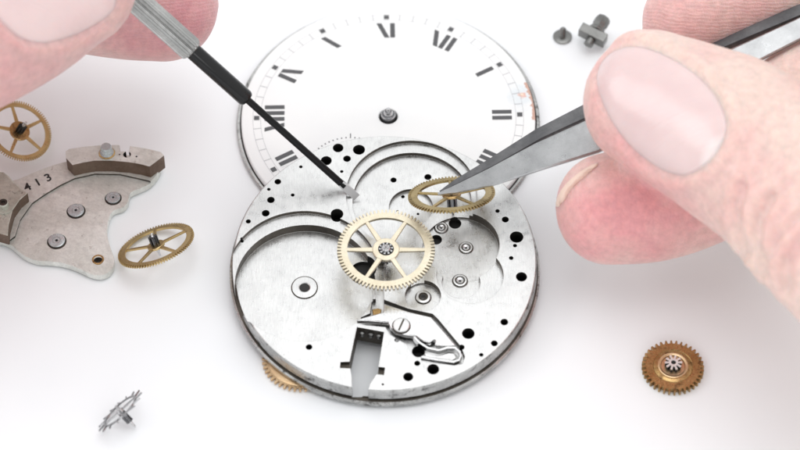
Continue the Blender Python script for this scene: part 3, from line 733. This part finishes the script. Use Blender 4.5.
skinR = skin_mat('fair skin', (.82, .63, .56), (.78, .36, .37))
skinL = skin_mat('pink skin', (.72, .48, .45), (.66, .28, .31))
TO = lambda x, y, z: P(x, y, z)
view = CZ
# hand with the tweezers
thumb = [(TO(648, 98, 2.95), .93, .74), (TO(692, 119, 3.02), 1.03, .86), (TO(738, 143, 3.1), 1.11, .94), (TO(790, 184, 3.2), 1.09, .98), (TO(850, 245, 3.35), 1.12, 1.02), (TO(930, 305, 3.6), 1.22, 1.12), (TO(1050, 350, 3.8), 1.45, 1.3), (TO(1200, 360, 3.8), 1.7, 1.5), (TO(1330, 330, 3.6), 1.7, 1.5)]
index = [(TO(692, 20, 1.95), .76, .68), (TO(750, 0, 2.1), .82, .78), (TO(820, -25, 2.4), .86, .84), (TO(930, -60, 3.1), .92, .90), (TO(1060, -60, 3.8), .98, .95), (TO(1200, 10, 4.0), 1.1, 1.05), (TO(1290, 90, 3.9), 1.2, 1.1)]
middle = [(TO(607, 209, 1.45), .76, .64), (TO(660, 200, 1.5), .82, .74), (TO(725, 170, 1.65), .86, .80), (TO(820, 105, 1.9), .92, .88), (TO(960, 65, 2.7), .98, .94), (TO(1120, 80, 3.4), 1.05, 1.0), (TO(1280, 150, 3.6), 1.2, 1.1)]
ring = [(TO(890, 215, 1.0), .72, .66), (TO(960, 205, 1.1), .8, .74), (TO(1050, 180, 1.6), .86, .82), (TO(1180, 150, 2.6), .95, .92), (TO(1320, 190, 3.0), 1.1, 1.0)]
pinky = [(TO(980, 260, .8), .62, .58), (TO(1050, 250, .95), .68, .64), (TO(1140, 220, 1.5), .74, .7), (TO(1260, 200, 2.3), .85, .82), (TO(1380, 240, 2.7), 1.0, .95)]
palm = [(TO(1210, 150, 3.6), 1.9, 1.3), (TO(1300, 190, 3.5), 2.4, 1.45), (TO(1420, 230, 3.2), 2.5, 1.5), (TO(1580, 260, 2.9), 2.2, 1.5), (TO(1720, 280, 2.7), 1.9, 1.4), (TO(2000, 320, 2.6), 2.1, 1.7)]
nailR = [(592, 84), (593, 66), (604, 50), (626, 42), (647, 44), (678, 58), (706, 79), (723, 103), (729, 122), (726, 141), (709, 166), (687, 179), (668, 176), (652, 168), (626, 147), (605, 117)]
nail_mid = [(555, 208), (557, 198), (565, 185), (580, 172), (597, 162), (601, 164), (587, 174), (573, 185), (564, 197), (560, 208)]
nail_y = plain('yellowish nail edge', (.82, .62, .52), .35)
nk = cr(nailR, 1)
handR = make_hand('bare hand pinching tweezers between thumb and fingers, large thumbnail in view',
    [(thumb, view), (index, Vector((0, .6, .8))), (middle, view), (ring, view), (pinky, view), (palm, Vector((.1, -.4, .9)))], skinR,
    [(nailR, (596, 108, 40), nail_m), (nail_mid, None, nail_y)],
    [([(742, 186), (736, 205), (739, 228), (748, 252)], 5, .08), ([(770, 196), (758, 222), (757, 245), (765, 270)], 5, .10), ([(792, 180), (774, 200), (764, 214)], 4, .04), ([(802, 235), (786, 262), (788, 288)], 5, .08), ([(802, 212), (778, 236), (771, 258)], 4, .045), ([(760, 120), (766, 140), (762, 160)], 4.5, .03), ([(784, 110), (790, 132), (786, 152)], 4.5, .03)],
    [(TO(640, 215, 2.0), 1.1, .85), (TO(560, 215, 1.5), .8, .4), (TO(690, 15, 2.4), 1.1, .6), (TO(598, 90, 3.2), .6, .35), (TO(700, 190, 3.6), .6, .30), (TO(640, 170, 3.4), .5, .30), (TO(700, 60, 3.6), .35, .22), (TO(775, 235, 3.9), .5, .22)])
# hand with the screwdriver
thumbL = [(TO(72, -22, 4.0), .92, .72), (TO(40, -8, 4.0), 1.04, .84), (TO(0, 12, 4.05), 1.1, .92), (TO(-60, 45, 4.2), 1.08, .96), (TO(-140, 85, 4.5), 1.08, 1.0), (TO(-240, 100, 4.9), 1.2, 1.15), (TO(-370, 90, 5.2), 1.5, 1.4), (TO(-500, 50, 5.3), 1.7, 1.5)]
indexL = [(TO(166, 5, 2.15), .80, .70), (TO(125, -2, 2.25), .86, .80), (TO(60, -15, 2.5), .88, .86), (TO(-60, -50, 3.2), .94, .92), (TO(-200, -90, 4.4), 1.0, 1.0), (TO(-360, -110, 5.3), 1.15, 1.1), (TO(-480, -60, 5.6), 1.2, 1.2)]
middleL = [(TO(40, -130, 1.9), .74, .68), (TO(-20, -140, 2.1), .84, .8), (TO(-110, -150, 2.8), .9, .88), (TO(-230, -180, 4.0), .98, .96), (TO(-400, -180, 5.2), 1.1, 1.1), (TO(-520, -100, 5.4), 1.2, 1.1)]
ringL = [(TO(-40, -200, 1.9), .72, .66), (TO(-110, -215, 2.2), .82, .78), (TO(-230, -230, 3.2), .9, .88), (TO(-420, -240, 4.6), 1.05, 1.0), (TO(-560, -140, 5.0), 1.2, 1.1)]
pinkyL = [(TO(-140, -270, 2.0), .62, .58), (TO(-210, -280, 2.3), .7, .66), (TO(-320, -290, 3.0), .78, .76), (TO(-470, -270, 4.2), .95, .9), (TO(-600, -180, 4.8), 1.1, 1.0)]
palmL = [(TO(-420, -60, 5.3), 1.9, 1.4), (TO(-500, -60, 5.3), 2.5, 1.5), (TO(-640, -50, 5.2), 2.5, 1.6), (TO(-800, -40, 5.1), 2.1, 1.5), (TO(-950, -30, 5.1), 1.9, 1.4), (TO(-1200, 0, 5.2), 2.1, 1.7)]
nailL = [(-22, -5), (0, 22), (20, 41), (42, 46), (62, 42), (84, 34), (108, 20), (120, 8), (118, -14), (100, -38), (70, -52), (30, -50), (-8, -34)]
handL = make_hand('bare hand gripping the screwdriver handle between thumb and finger',
    [(thumbL, view), (indexL, view), (middleL, view), (ringL, view), (pinkyL, view), (palmL, Vector((-.1, -.3, .9)))], skinL,
    [(nailL, (122, -10, 40), nail_m)],
    [([(-30, 60), (-10, 78), (10, 84)], 4, .02)],
    [(TO(215, 15, 2.6), .8, .8), (TO(120, 45, 2.6), .9, .35), (TO(10, 70, 4.4), 1.2, .25)])

# ------------------------------------------------------------------ light
w = bpy.data.worlds.new('World'); S.world = w; w.use_nodes = True; nt = w.node_tree
bg = nt.nodes['Background']; tc = N(nt, 'ShaderNodeTexCoord'); sx = N(nt, 'ShaderNodeSeparateXYZ'); nt.links.new(tc.outputs['Generated'], sx.inputs[0])
col = ramp(nt, sx.outputs[2], [(0.0, (.80, .81, .82)), (.25, (.93, .94, .95)), (.5, (1, 1, 1)), (1.0, (.97, .985, 1.0))])
dt = nt.nodes.new('ShaderNodeVectorMath'); dt.operation = 'DOT_PRODUCT'; nt.links.new(tc.outputs['Generated'], dt.inputs[0]); dt.inputs[1].default_value = (-.10, -.62, .78)
col = mixc(nt, ramp(nt, dt.outputs['Value'], [(.80, 0.0), (.90, 1.0)]), col, (.05, .05, .055))  # dark patch added around the camera direction for contrast in the metal
nt.links.new(col, bg.inputs['Color']); bg.inputs['Strength'].default_value = 1.12
def softbox(name, loc, target, sx_, sy_, rad, colr=(1, 1, 1)):
    l = bpy.data.lights.new(name, 'AREA'); l.shape = 'RECTANGLE'; l.size = sx_; l.size_y = sy_; l.energy = rad * PI * sx_ * sy_; l.color = colr
    o = bpy.data.objects.new(name, l); C.objects.link(o)
    o.matrix_world = Matrix.Translation(loc) @ (Vector(target) - Vector(loc)).to_track_quat('-Z', 'Y').to_matrix().to_4x4()
    return o
softbox('top_softbox', (4, -2, 62), (0, 0, 0), 46, 40, 2.0)
softbox('side_fill', (-50, 6, 30), (-2, 0, 0), 28, 30, 2.2)  # extra lamp added to brighten the table from the side
softbox('front_fill', (-4, -56, 27), (4, 0, 0), 54, 22, 1.9)  # added fill lamp, lifts the shade under hands and fingers
S.view_settings.view_transform = 'Standard'; S.view_settings.look = 'None'; S.view_settings.exposure = .08; S.view_settings.gamma = 1
S.cycles.use_denoising = True; S.cycles.max_bounces = 8
